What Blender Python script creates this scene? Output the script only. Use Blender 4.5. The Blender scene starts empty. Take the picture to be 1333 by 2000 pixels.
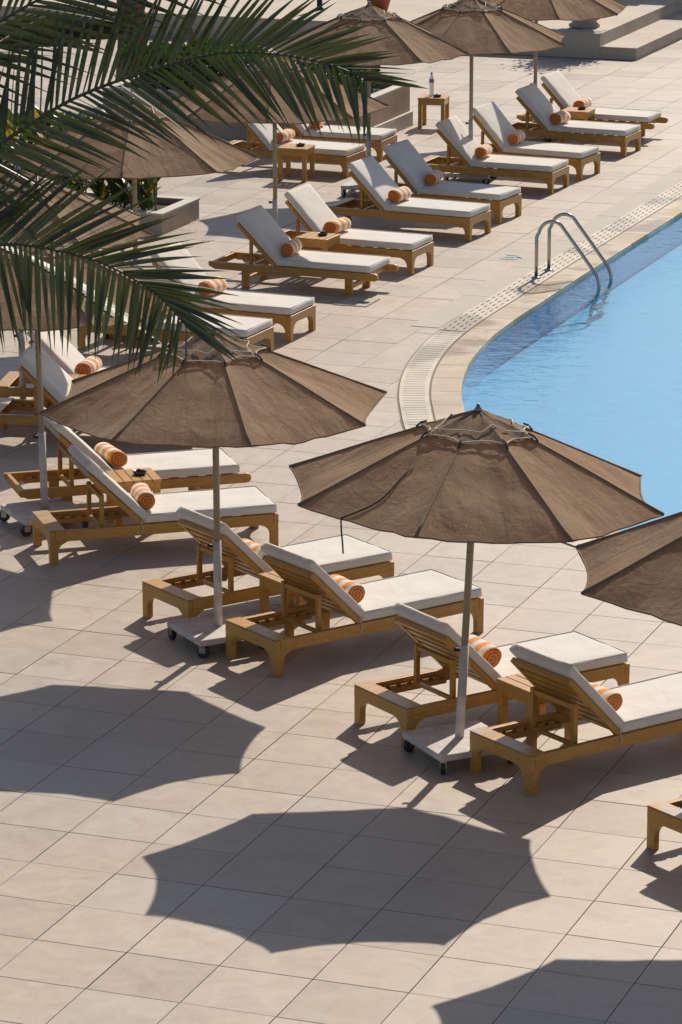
import bpy, bmesh, math, random
from mathutils import Vector, Matrix, noise
R = math.radians
random.seed(7)
scene = bpy.context.scene
COL = scene.collection

# ------------------------------------------------------------------ camera, sky, sun, exposure
CAM = Vector((9.375, -20.197, 8.1235)); PITCH = R(14.983); YAW = R(20.279)
cd = bpy.data.cameras.new('camera'); cam = bpy.data.objects.new('camera', cd); COL.objects.link(cam)
cam.location = CAM; cam.rotation_euler = (R(90) - PITCH, 0, YAW)
cd.sensor_fit = 'VERTICAL'; cd.sensor_height = 24.0; cd.lens = 6975.0 / 2000 * 24
cd.clip_start = 0.5; cd.clip_end = 400
scene.camera = cam
SUN = Vector((0.018, 1.286, 1.0)).normalized()
world = bpy.data.worlds.new('World'); scene.world = world; world.use_nodes = True
wn = world.node_tree.nodes; wl = world.node_tree.links
sky = wn.new('ShaderNodeTexSky'); sky.sky_type = 'NISHITA'; sky.sun_disc = False
sky.sun_elevation = math.asin(SUN.z); sky.sun_rotation = math.atan2(SUN.x, SUN.y)
sky.air_density = 1.0; sky.dust_density = 0.9; sky.ozone_density = 0.8
wl.new(sky.outputs[0], wn['Background'].inputs[0]); wn['Background'].inputs[1].default_value = 0.078
sd = bpy.data.lights.new('sun', 'SUN'); so = bpy.data.objects.new('sun', sd); COL.objects.link(so)
sd.energy = 4.1; sd.angle = R(0.53); sd.color = (1.0, 0.91, 0.78)
so.rotation_euler = (-SUN).to_track_quat('-Z', 'Y').to_euler(); so.location = (0, 20, 30)
vs = scene.view_settings; vs.view_transform = 'Standard'; vs.look = 'None'; vs.exposure = 0.16; vs.gamma = 1.0
vs.use_curve_mapping = False

# ------------------------------------------------------------------ materials
def mat(name, base=(.5, .5, .5), rough=.6, **kw):
    m = bpy.data.materials.new(name); m.use_nodes = True
    b = m.node_tree.nodes['Principled BSDF']
    b.inputs['Base Color'].default_value = (*base, 1); b.inputs['Roughness'].default_value = rough
    for k, v in kw.items():
        b.inputs[k.replace('_', ' ')].default_value = v
    return m
class NT:
    def __init__(s, m): s.t = m.node_tree; s.n = s.t.nodes; s.b = s.n['Principled BSDF']; s.out = s.n['Material Output']
    def new(s, t, **kw):
        n = s.n.new(t)
        for k, v in kw.items(): setattr(n, k, v)
        return n
    def link(s, a, b): s.t.links.new(a, b)
    def val(s, n, i, v): n.inputs[i].default_value = v
    def coord(s, kind='Object'): return s.new('ShaderNodeTexCoord').outputs[kind]
    def pos(s): return s.new('ShaderNodeNewGeometry').outputs['Position']
    def mapping(s, vec, sc=(1, 1, 1)):
        m = s.new('ShaderNodeMapping'); s.link(vec, m.inputs[0]); m.inputs['Scale'].default_value = sc; return m.outputs[0]
    def noise(s, vec, scale, detail=3, rough=.55, dist=0.0):
        n = s.new('ShaderNodeTexNoise'); s.link(vec, n.inputs['Vector'])
        n.inputs['Scale'].default_value = scale; n.inputs['Detail'].default_value = detail
        n.inputs['Roughness'].default_value = rough; n.inputs['Distortion'].default_value = dist
        return n.outputs['Fac']
    def ramp(s, fac, stops):
        r = s.new('ShaderNodeValToRGB'); s.link(fac, r.inputs[0]); e = r.color_ramp.elements
        while len(e) < len(stops): e.new(.5)
        for el, (p, c) in zip(e, stops): el.position = p; el.color = (*c, 1) if len(c) == 3 else c
        return r.outputs[0]
    def mix(s, fac, a, b, mode='MIX'):
        m = s.new('ShaderNodeMix', data_type='RGBA', blend_type=mode)
        for sock, v in ((m.inputs[0], fac), (m.inputs[6], a), (m.inputs[7], b)):
            if hasattr(v, 'is_output'): s.link(v, sock)
            elif isinstance(v, (int, float)): sock.default_value = v
            else: sock.default_value = (*v, 1)
        return m.outputs[2]
    def math(s, op, a, b=None, c=None):
        m = s.new('ShaderNodeMath', operation=op)
        for i, v in enumerate((a, b, c)):
            if v is None: continue
            if hasattr(v, 'is_output'): s.link(v, m.inputs[i])
            else: m.inputs[i].default_value = v
        return m.outputs[0]
    def bump(s, h, strength=.3, dist=.01, normal=None):
        b = s.new('ShaderNodeBump'); s.link(h, b.inputs['Height']); b.inputs['Strength'].default_value = strength
        b.inputs['Distance'].default_value = dist
        if normal is not None: s.link(normal, b.inputs['Normal'])
        return b.outputs[0]
    def color(s, c): s.link(c, s.b.inputs['Base Color'])
    def normal(s, c): s.link(c, s.b.inputs['Normal'])
    def rough(s, c): s.link(c, s.b.inputs['Roughness'])

def tile_material():
    m = mat('terrace_tile', rough=.55); n = NT(m); p = n.pos()
    cell = n.new('ShaderNodeVectorMath', operation='FLOOR')
    n.link(n.mapping(p, (1 / .6, 1 / .6, 0)), cell.inputs[0])
    wnz = n.new('ShaderNodeTexWhiteNoise', noise_dimensions='3D'); n.link(cell.outputs[0], wnz.inputs['Vector'])
    off = n.new('ShaderNodeVectorMath', operation='MULTIPLY_ADD'); n.link(wnz.outputs['Color'], off.inputs[0])
    off.inputs[1].default_value = (7, 7, 7); n.link(p, off.inputs[2])
    cloud = n.noise(off.outputs[0], 4.5, 7, .68, 1.0)
    base = n.ramp(wnz.outputs['Value'], [(0, (.475, .385, .30)), (.15, (.51, .415, .325)), (.5, (.535, .435, .345)), (.8, (.56, .465, .37)), (1, (.49, .415, .345))])
    c1 = n.mix(n.ramp(cloud, [(.3, (0, 0, 0)), (.7, (1, 1, 1))]), n.mix(1, base, (.82, .79, .76), 'MULTIPLY'), base)
    big = n.noise(p, .23, 3, .5)
    c2 = n.mix(n.ramp(big, [(.35, (1, 1, 1)), (.65, (0, 0, 0))]), c1, n.mix(1, c1, (.90, .93, .97), 'MULTIPLY'))
    smu = n.noise(p, 1.1, 6, .72, 1.5); c2 = n.mix(n.ramp(smu, [(.52, (0, 0, 0)), (.72, (.8, .8, .8))]), c2, n.mix(1, c2, (.84, .82, .80), 'MULTIPLY'))
    fine = n.noise(p, 60, 3, .7)
    c3 = n.mix(n.ramp(fine, [(.35, (1, 1, 1)), (.5, (0, 0, 0))]), c2, n.mix(1, c2, (.93, .92, .9), 'MULTIPLY'))
    spk = n.noise(p, 17, 2, .5); c3 = n.mix(n.ramp(spk, [(.70, (0, 0, 0)), (.78, (.6, .6, .6))]), c3, n.mix(1, c3, (.7, .66, .62), 'MULTIPLY'))
    # old stains that follow a few whole tiles further up the terrace
    sep = n.new('ShaderNodeSeparateXYZ'); n.link(p, sep.inputs[0])
    w2 = n.new('ShaderNodeTexWhiteNoise', noise_dimensions='2D'); n.link(cell.outputs[0], w2.inputs['Vector'])
    stain = n.math('MULTIPLY', n.math('GREATER_THAN', w2.outputs['Value'], .87), n.math('MULTIPLY', n.math('GREATER_THAN', sep.outputs[1], 19.0), .55))
    c4 = n.mix(stain, c3, n.mix(1, c3, (.66, .66, .68), 'MULTIPLY'))
    n.color(c4)
    n.rough(n.ramp(cloud, [(.2, (.42, .42, .42)), (.8, (.62, .62, .62))]))
    n.normal(n.bump(n.noise(p, 25, 4, .6), .12, .004))
    return m
def wood_material():
    m = mat('varnished_wood', rough=.42); n = NT(m)
    oi = n.new('ShaderNodeObjectInfo')
    v = n.new('ShaderNodeVectorMath', operation='MULTIPLY_ADD'); n.link(oi.outputs['Random'], v.inputs[0]); v.inputs[1].default_value = (9, 5, 3)
    n.link(n.coord(), v.inputs[2])
    g = n.noise(n.mapping(v.outputs[0], (3, 26, 26)), 2.2, 4, .6, 1.2)
    c = n.ramp(g, [(.25, (.35, .155, .024)), (.5, (.51, .25, .042)), (.75, (.60, .32, .068))])
    c = n.mix(n.math('MULTIPLY', oi.outputs['Random'], .35), c, (.40, .23, .075))
    n.color(c); n.normal(n.bump(g, .15, .003)); n.b.inputs['Coat Weight'].default_value = .15; n.b.inputs['Coat Roughness'].default_value = .3
    return m
def weathered_wood():
    m = wood_material(); m.name = 'weathered_wood'; n = NT(m); src = n.b.inputs['Base Color'].links[0].from_socket
    w = n.noise(n.pos(), 5.0, 4, .6, .6); n.color(n.mix(n.ramp(w, [(.47, (0, 0, 0)), (.62, (.75, .75, .75))]), src, (.40, .37, .33))); return m
def canvas_material(name, col):
    m = mat(name, col, .85); n = NT(m); o = n.coord()
    w = n.noise(n.mapping(o, (1, 1, 1)), 5, 4, .6, .8); f = n.noise(o, 180, 2, .6)
    n.color(n.mix(n.ramp(w, [(.3, (1, 1, 1)), (.7, (0, 0, 0))]), col, tuple(c * .9 for c in col)))
    cr = n.noise(n.mapping(o, (1.5, 5, 3)), 3.2, 4, .62, 1.5)
    n.normal(n.bump(f, .12, .002, n.bump(cr, .3, .012, n.bump(w, .45, .014))))
    n.b.inputs['Sheen Weight'].default_value = .15
    return m
def burlap_material():
    m = mat('burlap', rough=.92); n = NT(m); uv = n.coord('UV'); oi = n.new('ShaderNodeObjectInfo')
    o = n.coord()
    big = n.noise(o, 2.2, 4, .6, .5); thr = n.noise(n.mapping(uv, (4, 42, 1)), 3, 3, .7); thr2 = n.noise(n.mapping(uv, (42, 4, 1)), 3, 3, .7)
    weave = n.math('ADD', thr, thr2)
    c = n.ramp(n.math('MULTIPLY', weave, .5), [(.3, (.30, .19, .112)), (.5, (.44, .295, .185)), (.72, (.58, .41, .27))])
    c = n.mix(n.ramp(big, [(.3, (1, 1, 1)), (.68, (0, 0, 0))]), c, n.mix(1, c, (.80, .77, .75), 'MULTIPLY'))
    c = n.mix(n.math('MULTIPLY', oi.outputs['Random'], .5), c, n.mix(1, c, (.86, .84, .84), 'MULTIPLY'))
    fad = n.noise(o, 1.1, 3, .6, .8); c = n.mix(n.ramp(fad, [(.45, (0, 0, 0)), (.75, (.5, .5, .5))]), c, (.50, .375, .26))
    n.color(c)
    folds = n.noise(n.mapping(uv, (4.5, 1.1, 1)), 1.6, 2, .5, .4)
    nb = n.bump(weave, .35, .004, n.bump(n.noise(o, 6.5, 4, .6, 1.2), .34, .03, n.bump(folds, .42, .05))); n.normal(nb)
    tr = n.new('ShaderNodeBsdfTranslucent'); n.link(n.mix(1, c, (1.0, .82, .62), 'MULTIPLY'), tr.inputs[0]); n.link(nb, tr.inputs['Normal'])
    mx = n.new('ShaderNodeMixShader'); mx.inputs[0].default_value = .42
    n.link(n.b.outputs[0], mx.inputs[1]); n.link(tr.outputs[0], mx.inputs[2]); n.link(mx.outputs[0], n.out.inputs[0])
    return m
def towel_material():
    m = mat('striped_towel', rough=.95); n = NT(m); o = n.coord(); oi = n.new('ShaderNodeObjectInfo')
    s = n.new('ShaderNodeSeparateXYZ'); n.link(o, s.inputs[0])
    y = n.math('ADD', n.math('MULTIPLY', s.outputs[1], 8.0), n.math('ADD', oi.outputs['Random'], n.math('MULTIPLY', n.noise(o, 14, 2), .22)))
    fr = n.math('FRACT', y)
    band = n.ramp(fr, [(.0, (.82, .25, .012)), (.06, (.84, .28, .015)), (.46, (.84, .28, .015)), (.50, (.80, .74, .66)), (.96, (.80, .75, .68)), (1, (.80, .35, .1))])
    rad = n.math('SQRT', n.math('ADD', n.math('POWER', s.outputs[0], 2), n.math('POWER', s.outputs[2], 2)))
    ang = n.math('DIVIDE', n.math('ARCTAN2', s.outputs[2], s.outputs[0]), 2 * math.pi)
    spi = n.math('FRACT', n.math('ADD', n.math('MULTIPLY', rad, 40), ang))
    sc = n.ramp(spi, [(0, (.16, .035, .006)), (.3, (.62, .17, .025)), (.75, (.74, .25, .05)), (1, (.22, .05, .01))])
    g = n.new('ShaderNodeNewGeometry'); ns = n.new('ShaderNodeVectorTransform', vector_type='NORMAL', convert_from='WORLD', convert_to='OBJECT')
    n.link(g.outputs['Normal'], ns.inputs[0]); sn = n.new('ShaderNodeSeparateXYZ'); n.link(ns.outputs[0], sn.inputs[0])
    cap = n.math('GREATER_THAN', n.math('ABSOLUTE', sn.outputs[1]), .75)
    endc = n.mix(n.math('GREATER_THAN', oi.outputs['Random'], .9), sc, n.ramp(spi, [(0, (.25, .23, .21)), (.3, (.62, .57, .50)), (.8, (.70, .65, .58)), (1, (.3, .27, .24))]))
    n.color(n.mix(cap, band, endc)); n.normal(n.bump(n.noise(o, 120, 3, .7), .6, .006)); n.b.inputs['Sheen Weight'].default_value = .3
    return m
def stone_material(name, a, b, sc=4):
    m = mat(name, rough=.75); n = NT(m); p = n.pos()
    f = n.noise(p, sc, 5, .65, .4); n.color(n.ramp(f, [(.3, a), (.7, b)])); n.normal(n.bump(n.noise(p, 40, 4, .7), .25, .006)); return m
def leaf_material(name, a, b, rough=.45, trans=.2, scale=3):
    m = mat(name, rough=rough); n = NT(m); oi = n.new('ShaderNodeObjectInfo'); g = n.new('ShaderNodeNewGeometry')
    f = n.math('ADD', n.math('MULTIPLY', n.noise(n.pos(), scale, 3), .7), n.math('MULTIPLY', g.outputs['Random Per Island'], .4))
    c = n.ramp(f, [(.3, a), (.75, b)]); n.color(c)
    tr = n.new('ShaderNodeBsdfTranslucent'); n.link(n.mix(1, c, (1.2, 1.3, .5), 'MULTIPLY'), tr.inputs[0])
    mx = n.new('ShaderNodeMixShader'); mx.inputs[0].default_value = trans
    n.link(n.b.outputs[0], mx.inputs[1]); n.link(tr.outputs[0], mx.inputs[2]); n.link(mx.outputs[0], n.out.inputs[0])
    return m
def water_material():
    m = bpy.data.materials.new('pool_water'); m.use_nodes = True; t = m.node_tree; t.nodes.remove(t.nodes['Principled BSDF'])
    N = t.nodes; L = t.links; out = N['Material Output']
    g = N.new('ShaderNodeNewGeometry'); mp = N.new('ShaderNodeMapping'); mp.inputs['Scale'].default_value = (1.2, 1.9, 1); mp.inputs['Rotation'].default_value = (0, 0, R(20)); L.new(g.outputs['Position'], mp.inputs[0])
    n1 = N.new('ShaderNodeTexNoise'); n1.inputs['Scale'].default_value = 2.6; n1.inputs['Detail'].default_value = 3; n1.inputs['Distortion'].default_value = .6; L.new(mp.outputs[0], n1.inputs['Vector'])
    n2 = N.new('ShaderNodeTexNoise'); n2.inputs['Scale'].default_value = 11; n2.inputs['Detail'].default_value = 2; L.new(mp.outputs[0], n2.inputs['Vector'])
    ad = N.new('ShaderNodeMath'); ad.operation = 'MULTIPLY_ADD'; ad.inputs[1].default_value = .22; L.new(n2.outputs['Fac'], ad.inputs[0]); L.new(n1.outputs['Fac'], ad.inputs[2])
    b = N.new('ShaderNodeBump'); b.inputs['Strength'].default_value = .24; b.inputs['Distance'].default_value = .03; L.new(ad.outputs[0], b.inputs['Height'])
    fr = N.new('ShaderNodeFresnel'); fr.inputs['IOR'].default_value = 1.33; L.new(b.outputs[0], fr.inputs['Normal'])
    tr = N.new('ShaderNodeBsdfTransparent'); tr.inputs[0].default_value = (.78, .95, .99, 1)
    gl = N.new('ShaderNodeBsdfGlossy'); gl.inputs['Roughness'].default_value = .03; L.new(b.outputs[0], gl.inputs['Normal'])
    pol = N.new('ShaderNodeMath'); pol.operation = 'MULTIPLY'; pol.inputs[1].default_value = .40; L.new(fr.outputs[0], pol.inputs[0])
    mx = N.new('ShaderNodeMixShader'); L.new(pol.outputs[0], mx.inputs[0]); L.new(tr.outputs[0], mx.inputs[1]); L.new(gl.outputs[0], mx.inputs[2]); L.new(mx.outputs[0], out.inputs[0])
    return m
def mosaic_material():
    m = mat('pool_mosaic', rough=.35); n = NT(m); p = n.pos()
    cell = n.new('ShaderNodeVectorMath', operation='FLOOR'); n.link(n.mapping(p, (9, 9, 9)), cell.inputs[0])
    w = n.new('ShaderNodeTexWhiteNoise', noise_dimensions='3D'); n.link(cell.outputs[0], w.inputs['Vector'])
    c = n.ramp(w.outputs['Value'], [(0, (.03, .38, .66)), (1, (.05, .45, .74))])
    n.color(n.mix(n.ramp(n.noise(p, .8, 3), [(.35, (0, 0, 0)), (.65, (1, 1, 1))]), c, (.04, .42, .71))); return m
def bottle_material():
    m = mat('clear_plastic', (.93, .96, .97), .12); b = NT(m).b; b.inputs['Transmission Weight'].default_value = .45; b.inputs['IOR'].default_value = 1.12; return m

M = dict(tile=tile_material(), wood=wood_material(), worn=weathered_wood(), cushion=canvas_material('cream_canvas', (.745, .695, .63)),
         burlap=burlap_material(), towel=towel_material(), water=water_material(), mosaic=mosaic_material(),
         grout=stone_material('grout', (.04, .032, .025), (.13, .105, .082), 1.7),
         coping=stone_material('coping_stone', (.42, .31, .20), (.52, .41, .29), 1.3),
         band=stone_material('border_paving', (.44, .385, .32), (.50, .44, .37), 1.5),
         grate=stone_material('grate_plastic', (.52, .45, .35), (.60, .52, .41), 3),
         wet=None, slot=mat('gutter_dark', (.20, .155, .11), .8), seam=mat('seam_piping', (.27, .18, .11), .9),
         cord=mat('white_cord', (.62, .56, .48), .8), darkcord=mat('dark_cord', (.05, .045, .04), .8),
         pole=mat('aged_pole', (.36, .30, .20), .5), white=stone_material('white_painted_steel', (.43, .395, .365), (.66, .62, .58), 7),
         black=mat('black_rubber', (.02, .02, .021), .5), steel=mat('stainless_steel', (.45, .44, .42), .18, Metallic=1.0),
         chrome=mat('castor_metal', (.3, .3, .3), .35, Metallic=1.0),
         planter=stone_material('planter_render', (.44, .34, .25), (.54, .43, .325), 2.5), plantercap=stone_material('planter_cap', (.55, .50, .44), (.62, .57, .50), 3),
         soil=mat('soil', (.035, .025, .018), .95), platform=stone_material('platform_stone', (.45, .37, .29), (.55, .46, .37), 1.2),
         palm=leaf_material('palm_leaflet', (.038, .045, .025), (.095, .102, .056), .42, .16), rachis=mat('palm_rachis', (.10, .095, .04), .5),
         hedge=leaf_material('hedge_leaf', (.03, .07, .012), (.10, .20, .03), .5, .25, 5), canna=leaf_material('canna_leaf', (.03, .06, .015), (.09, .12, .03), .4, .25),
         yellow=leaf_material('yellow_leaf', (.35, .17, .02), (.45, .28, .05), .5, .3), trunk=stone_material('palm_trunk', (.05, .033, .022), (.13, .09, .06), 14),
         terracotta=mat('terracotta', (.33, .10, .05), .7), urn=stone_material('carved_stone', (.33, .27, .21), (.45, .38, .30), 9),
         ash=mat('dark_glass', (.03, .022, .016), .12), bottle=bottle_material(), label=mat('purple_label', (.42, .18, .45), .5), cap=mat('bottle_cap', (.03, .03, .10), .5),
         mark=mat('blue_paint', (.38, .44, .47), .7), red=mat('red_flower', (.35, .02, .02), .6), lid=stone_material('drain_cover', (.42, .37, .31), (.48, .42, .35), 4))

for nm in ('coping', 'grate'):
    n = NT(M[nm]); n.rough(n.ramp(n.noise(n.pos(), .9, 3, .5, .4), [(.42, (.24, .24, .24)), (.56, (.7, .7, .7))]))

# ------------------------------------------------------------------ mesh helpers
class MB:
    def __init__(s): s.v = []; s.f = []; s.uv = None
    def add(s, vs, fs):
        o = len(s.v); s.v += [tuple(v) for v in vs]; s.f += [tuple(i + o for i in f) for f in fs]; return s
    def box(s, x0, x1, y0, y1, z0, z1):
        return s.add([(x, y, z) for z in (z0, z1) for y in (y0, y1) for x in (x0, x1)],
                     [(0, 2, 3, 1), (4, 5, 7, 6), (0, 1, 5, 4), (2, 6, 7, 3), (0, 4, 6, 2), (1, 3, 7, 5)])
    def prism(s, prof, fn, t0, t1):
        n = len(prof); vs = [fn(a, b, t0) for a, b in prof] + [fn(a, b, t1) for a, b in prof]
        fs = [tuple(range(n - 1, -1, -1)), tuple(range(n, 2 * n))] + [(i, (i + 1) % n, (i + 1) % n + n, i + n) for i in range(n)]
        return s.add(vs, fs)
    def tube(s, path, r, n=8, cap=True):
        P = [Vector(p) for p in path]; rr = r if isinstance(r, (list, tuple)) else [r] * len(P)
        vs = []; up = None
        for i, p in enumerate(P):
            t = (P[min(i + 1, len(P) - 1)] - P[max(i - 1, 0)]).normalized()
            if up is None: up = t.orthogonal().normalized()
            up = (up - t * up.dot(t)); up = up.normalized() if up.length > 1e-6 else t.orthogonal().normalized()
            w = t.cross(up)
            vs += [p + rr[i] * (math.cos(2 * math.pi * k / n) * up + math.sin(2 * math.pi * k / n) * w) for k in range(n)]
        fs = [(i * n + k, i * n + (k + 1) % n, (i + 1) * n + (k + 1) % n, (i + 1) * n + k) for i in range(len(P) - 1) for k in range(n)]
        if cap: fs += [tuple(range(n - 1, -1, -1)), tuple((len(P) - 1) * n + k for k in range(n))]
        return s.add(vs, fs)
    def lathe(s, prof, n=20, c=(0, 0, 0)):
        vs = [(c[0] + r * math.cos(2 * math.pi * k / n), c[1] + r * math.sin(2 * math.pi * k / n), c[2] + z) for r, z in prof for k in range(n)]
        fs = [(i * n + k, i * n + (k + 1) % n, (i + 1) * n + (k + 1) % n, (i + 1) * n + k) for i in range(len(prof) - 1) for k in range(n)]
        fs += [tuple(range(n - 1, -1, -1)), tuple((len(prof) - 1) * n + k for k in range(n))]
        return s.add(vs, fs)
    def mesh(s, name, m, smooth=False):
        me = bpy.data.meshes.new(name); me.from_pydata(s.v, [], s.f); me.update()
        if s.uv:
            l = me.uv_layers.new(name='UVMap')
            for lp in me.loops: l.data[lp.index].uv = s.uv[lp.vertex_index]
        if m: me.materials.append(M[m] if isinstance(m, str) else m)
        if smooth: me.polygons.foreach_set('use_smooth', [True] * len(me.polygons))
        return me
    def obj(s, name, m, parent=None, smooth=False, loc=None, bevel=0):
        o = bpy.data.objects.new(name, s.mesh(name, m, smooth)); COL.objects.link(o); o.parent = parent
        if loc: o.location = loc
        if bevel:
            b = o.modifiers.new('bevel', 'BEVEL'); b.width = bevel; b.segments = 2; b.limit_method = 'ANGLE'
        return o
def empty(name, loc=(0, 0, 0), rz=0):
    o = bpy.data.objects.new(name, None); COL.objects.link(o); o.location = loc; o.rotation_euler = (0, 0, rz); return o
def tag(o, label=None, cat=None, group=None, kind=None):
    if label: o['label'] = label
    if cat: o['category'] = cat
    if group: o['group'] = group
    if kind: o['kind'] = kind
    return o
KIDS = {}
def copy_tree(o, parent=None):
    c = o.copy(); COL.objects.link(c); c.parent = parent
    for ch in o.children: copy_tree(ch, c)
    return c
def place(o, loc, rz):
    o.location = loc; o.rotation_euler = (0, 0, rz)
def project(p):
    d = Vector(p) - CAM; cy, sy = math.cos(YAW), math.sin(YAW); cp, sp = math.cos(PITCH), math.sin(PITCH)
    x = d.x * cy + d.y * sy; f = -d.x * sy + d.y * cy; z = f * cp - d.z * sp; u = f * sp + d.z * cp
    return 666.5 + 6975 * x / z, 1000 - 6975 * u / z, z
def rounded_pad(mb, hx, hy, hz, r, seg=(14, 8, 2), amp=.006, seed=0, c=(0, 0, 0), puff=.0):
    h = Vector((hx, hy, hz)); bm = bmesh.new(); bmesh.ops.create_cube(bm, size=2)
    ed = {0: [], 1: [], 2: []}
    for e in bm.edges:
        d = e.verts[0].co - e.verts[1].co; ed[max(range(3), key=lambda i: abs(d[i]))].append(e)
    for ax in range(3):
        es = [e for e in bm.edges if max(range(3), key=lambda i: abs((e.verts[0].co - e.verts[1].co)[i])) == ax]
        bmesh.ops.subdivide_edges(bm, edges=es, cuts=seg[ax], use_grid_fill=True)
    for v in bm.verts:
        p = Vector([v.co[i] * h[i] for i in range(3)])
        # denser towards the rims
        for i in range(3):
            t = p[i] / h[i]; p[i] = h[i] * (math.sin(t * math.pi / 2) * .35 + t * .65)
        q = Vector([max(-(h[i] - r), min(h[i] - r, p[i])) for i in range(3)]); d = p - q
        if d.length > 1e-6: p = q + d.normalized() * r
        k = noise.noise(p * 4.5 + Vector((seed * 3.1, 0, 0))) + .5 * noise.noise(p * 11 + Vector((0, seed, 0)))
        if v.co.z > .2:
            p.z += amp * k + puff * (1 - (p.x / hx) ** 4) * (1 - (p.y / hy) ** 4)
        else: p += Vector((p.x / hx, p.y / hy, 0)) * amp * k * .6
        v.co = p + Vector(c)
    bm.verts.index_update(); mb.add([v.co for v in bm.verts], [tuple(v.index for v in f.verts) for f in bm.faces]); bm.free(); return mb

# ------------------------------------------------------------------ pool outline (world metres)
edge = [(-2.2, 34.0), (-2.2, 28.0), (-2.21, 24.0), (-2.22, 20.0), (-2.21, 17.6), (-2.20, 16.4), (-2.15, 15.5), (-2.03, 14.6), (-1.86, 13.8), (-1.65, 13.08), (-1.40, 12.4),
        (-1.02, 11.5), (-.5, 10.55), (.2, 9.55), (1.1, 8.65), (2.2, 7.95), (3.5, 7.55), (5.2, 7.4), (9, 7.4), (14, 7.4)]
def smooth(pts, n):
    out = []
    for i in range(len(pts) - 1):
        p0, p1, p2, p3 = [Vector(pts[max(0, min(len(pts) - 1, k))]) for k in (i - 1, i, i + 1, i + 2)]
        for k in range(n):
            t = k / n; out.append(.5 * ((2 * p1) + (p2 - p0) * t + (2 * p0 - 5 * p1 + 4 * p2 - p3) * t * t + (3 * p1 - p0 - 3 * p2 + p3) * t ** 3))
    out.append(Vector(pts[-1])); return out
raw = smooth(edge, 10)
# resample at even steps
WE = [raw[0]]; STEP = .1; acc = 0
for a, b in zip(raw, raw[1:]):
    L = (b - a).length; d = STEP - acc
    while d <= L:
        WE.append(a.lerp(b, d / L)); d += STEP
    acc = (acc + L) % STEP
def nrm(i):
    t = (WE[min(i + 1, len(WE) - 1)] - WE[max(i - 1, 0)]).normalized(); return Vector((t.y, -t.x)) * 1
def off(i, d):                                     # d > 0: away from the water
    n = nrm(i); n = n if n.dot(Vector((-1, -.6))) > 0 else -n
    return WE[i] + n * d
POLY = [(p.x, p.y) for p in WE] + [(14, 34)]
def in_water(x, y):
    c = False; j = len(POLY) - 1
    for i in range(len(POLY)):
        xi, yi = POLY[i]; xj, yj = POLY[j]
        if (yi > y) != (yj > y) and x < (xj - xi) * (y - yi) / (yj - yi) + xi: c = not c
        j = i
    return c

# ------------------------------------------------------------------ terrace: bed plus tiles
T = .6
def cell_ok(i, j):
    return not any(in_water((i + a) * T, (j + b) * T) for a in (0, .5, 1) for b in (0, .5, 1))
bed = MB()
for i in range(-70, 45):
    for j in range(-50, 120):
        if cell_ok(i, j): bed.add([(i * T, j * T, -.012), ((i + 1) * T, j * T, -.012), ((i + 1) * T, (j + 1) * T, -.012), (i * T, (j + 1) * T, -.012)], [(0, 1, 2, 3)])
terrace = tag(bed.obj('terrace', 'grout'), kind='structure')
vis = []
for i in range(-45, 25):
    for j in range(-22, 90):
        x, y = (i + .5) * T, (j + .5) * T
        if y > 37.2 and x < -6.6: continue
        u, v, z = project((x, y, 0))
        if z > 2 and -260 < u < 1600 and -160 < v < 2260 and cell_ok(i, j): vis.append((z + (0 if -60 < u < 1393 and -40 < v < 2060 else 100), i, j))
vis.sort()
g = .003
tm = MB().add([(-T / 2 + g, -T / 2 + g, -.02), (T / 2 - g, -T / 2 + g, -.02), (T / 2 - g, T / 2 - g, -.02), (-T / 2 + g, T / 2 - g, -.02),
               (-T / 2 + g, -T / 2 + g, -.0008), (T / 2 - g, -T / 2 + g, -.0008), (T / 2 - g, T / 2 - g, -.0008), (-T / 2 + g, T / 2 - g, -.0008),
               (-T / 2 + g + .001, -T / 2 + g + .001, 0), (T / 2 - g - .001, -T / 2 + g + .001, 0), (T / 2 - g - .001, T / 2 - g - .001, 0), (-T / 2 + g + .001, T / 2 - g - .001, 0)],
              [(0, 1, 5, 4), (1, 2, 6, 5), (2, 3, 7, 6), (3, 0, 4, 7), (4, 5, 9, 8), (5, 6, 10, 9), (6, 7, 11, 10), (7, 4, 8, 11), (8, 9, 10, 11)])
tmesh = tm.mesh('tile', 'tile')
rest = MB()
for k, (z, i, j) in enumerate(vis):
    loc = ((i + .5) * T + random.uniform(-.0012, .0012), (j + .5) * T + random.uniform(-.0012, .0012), random.uniform(-.001, .001))
    if k < 300:
        o = bpy.data.objects.new('tile', tmesh); COL.objects.link(o); o.parent = terrace; o.location = loc
    else:
        rest.add([(v[0] + loc[0], v[1] + loc[1], v[2] + loc[2]) for v in tm.v], tm.f)
tag(rest.obj('tile_field', 'tile', terrace), kind='stuff')

# ------------------------------------------------------------------ pool: basin, water, coping stones, gutter
N = len(WE); DEP = -.42
wall = MB(); vs_ = [(*off(i, .012), z) for i in range(N) for z in (-.03, DEP)]
wall.add(vs_, [(2 * i, 2 * i + 1, 2 * i + 3, 2 * i + 2) for i in range(N - 1)])
wall.add([(14, 34, -.03), (14, 34, DEP), (14, 7.4, -.03), (14, 7.4, DEP)], [(0, 1, 3, 2)])
wall.add([(-2.2, 34.01, -.03), (-2.2, 34.01, DEP), (14, 34.01, -.03), (14, 34.01, DEP)], [(0, 1, 3, 2)])
tag(wall.obj('pool_wall', 'mosaic', None, True), kind='structure')
fl = MB().add([(-3, 6.5, DEP), (14.2, 6.5, DEP), (14.2, 34.2, DEP), (-3, 34.2, DEP)], [(0, 1, 2, 3)])
tag(fl.obj('pool_floor', 'mosaic'), kind='structure')
wt = MB().add([(p.x, p.y, -.035) for p in WE] + [(14, 34, -.035)], [tuple(range(N, -1, -1))])
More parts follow.
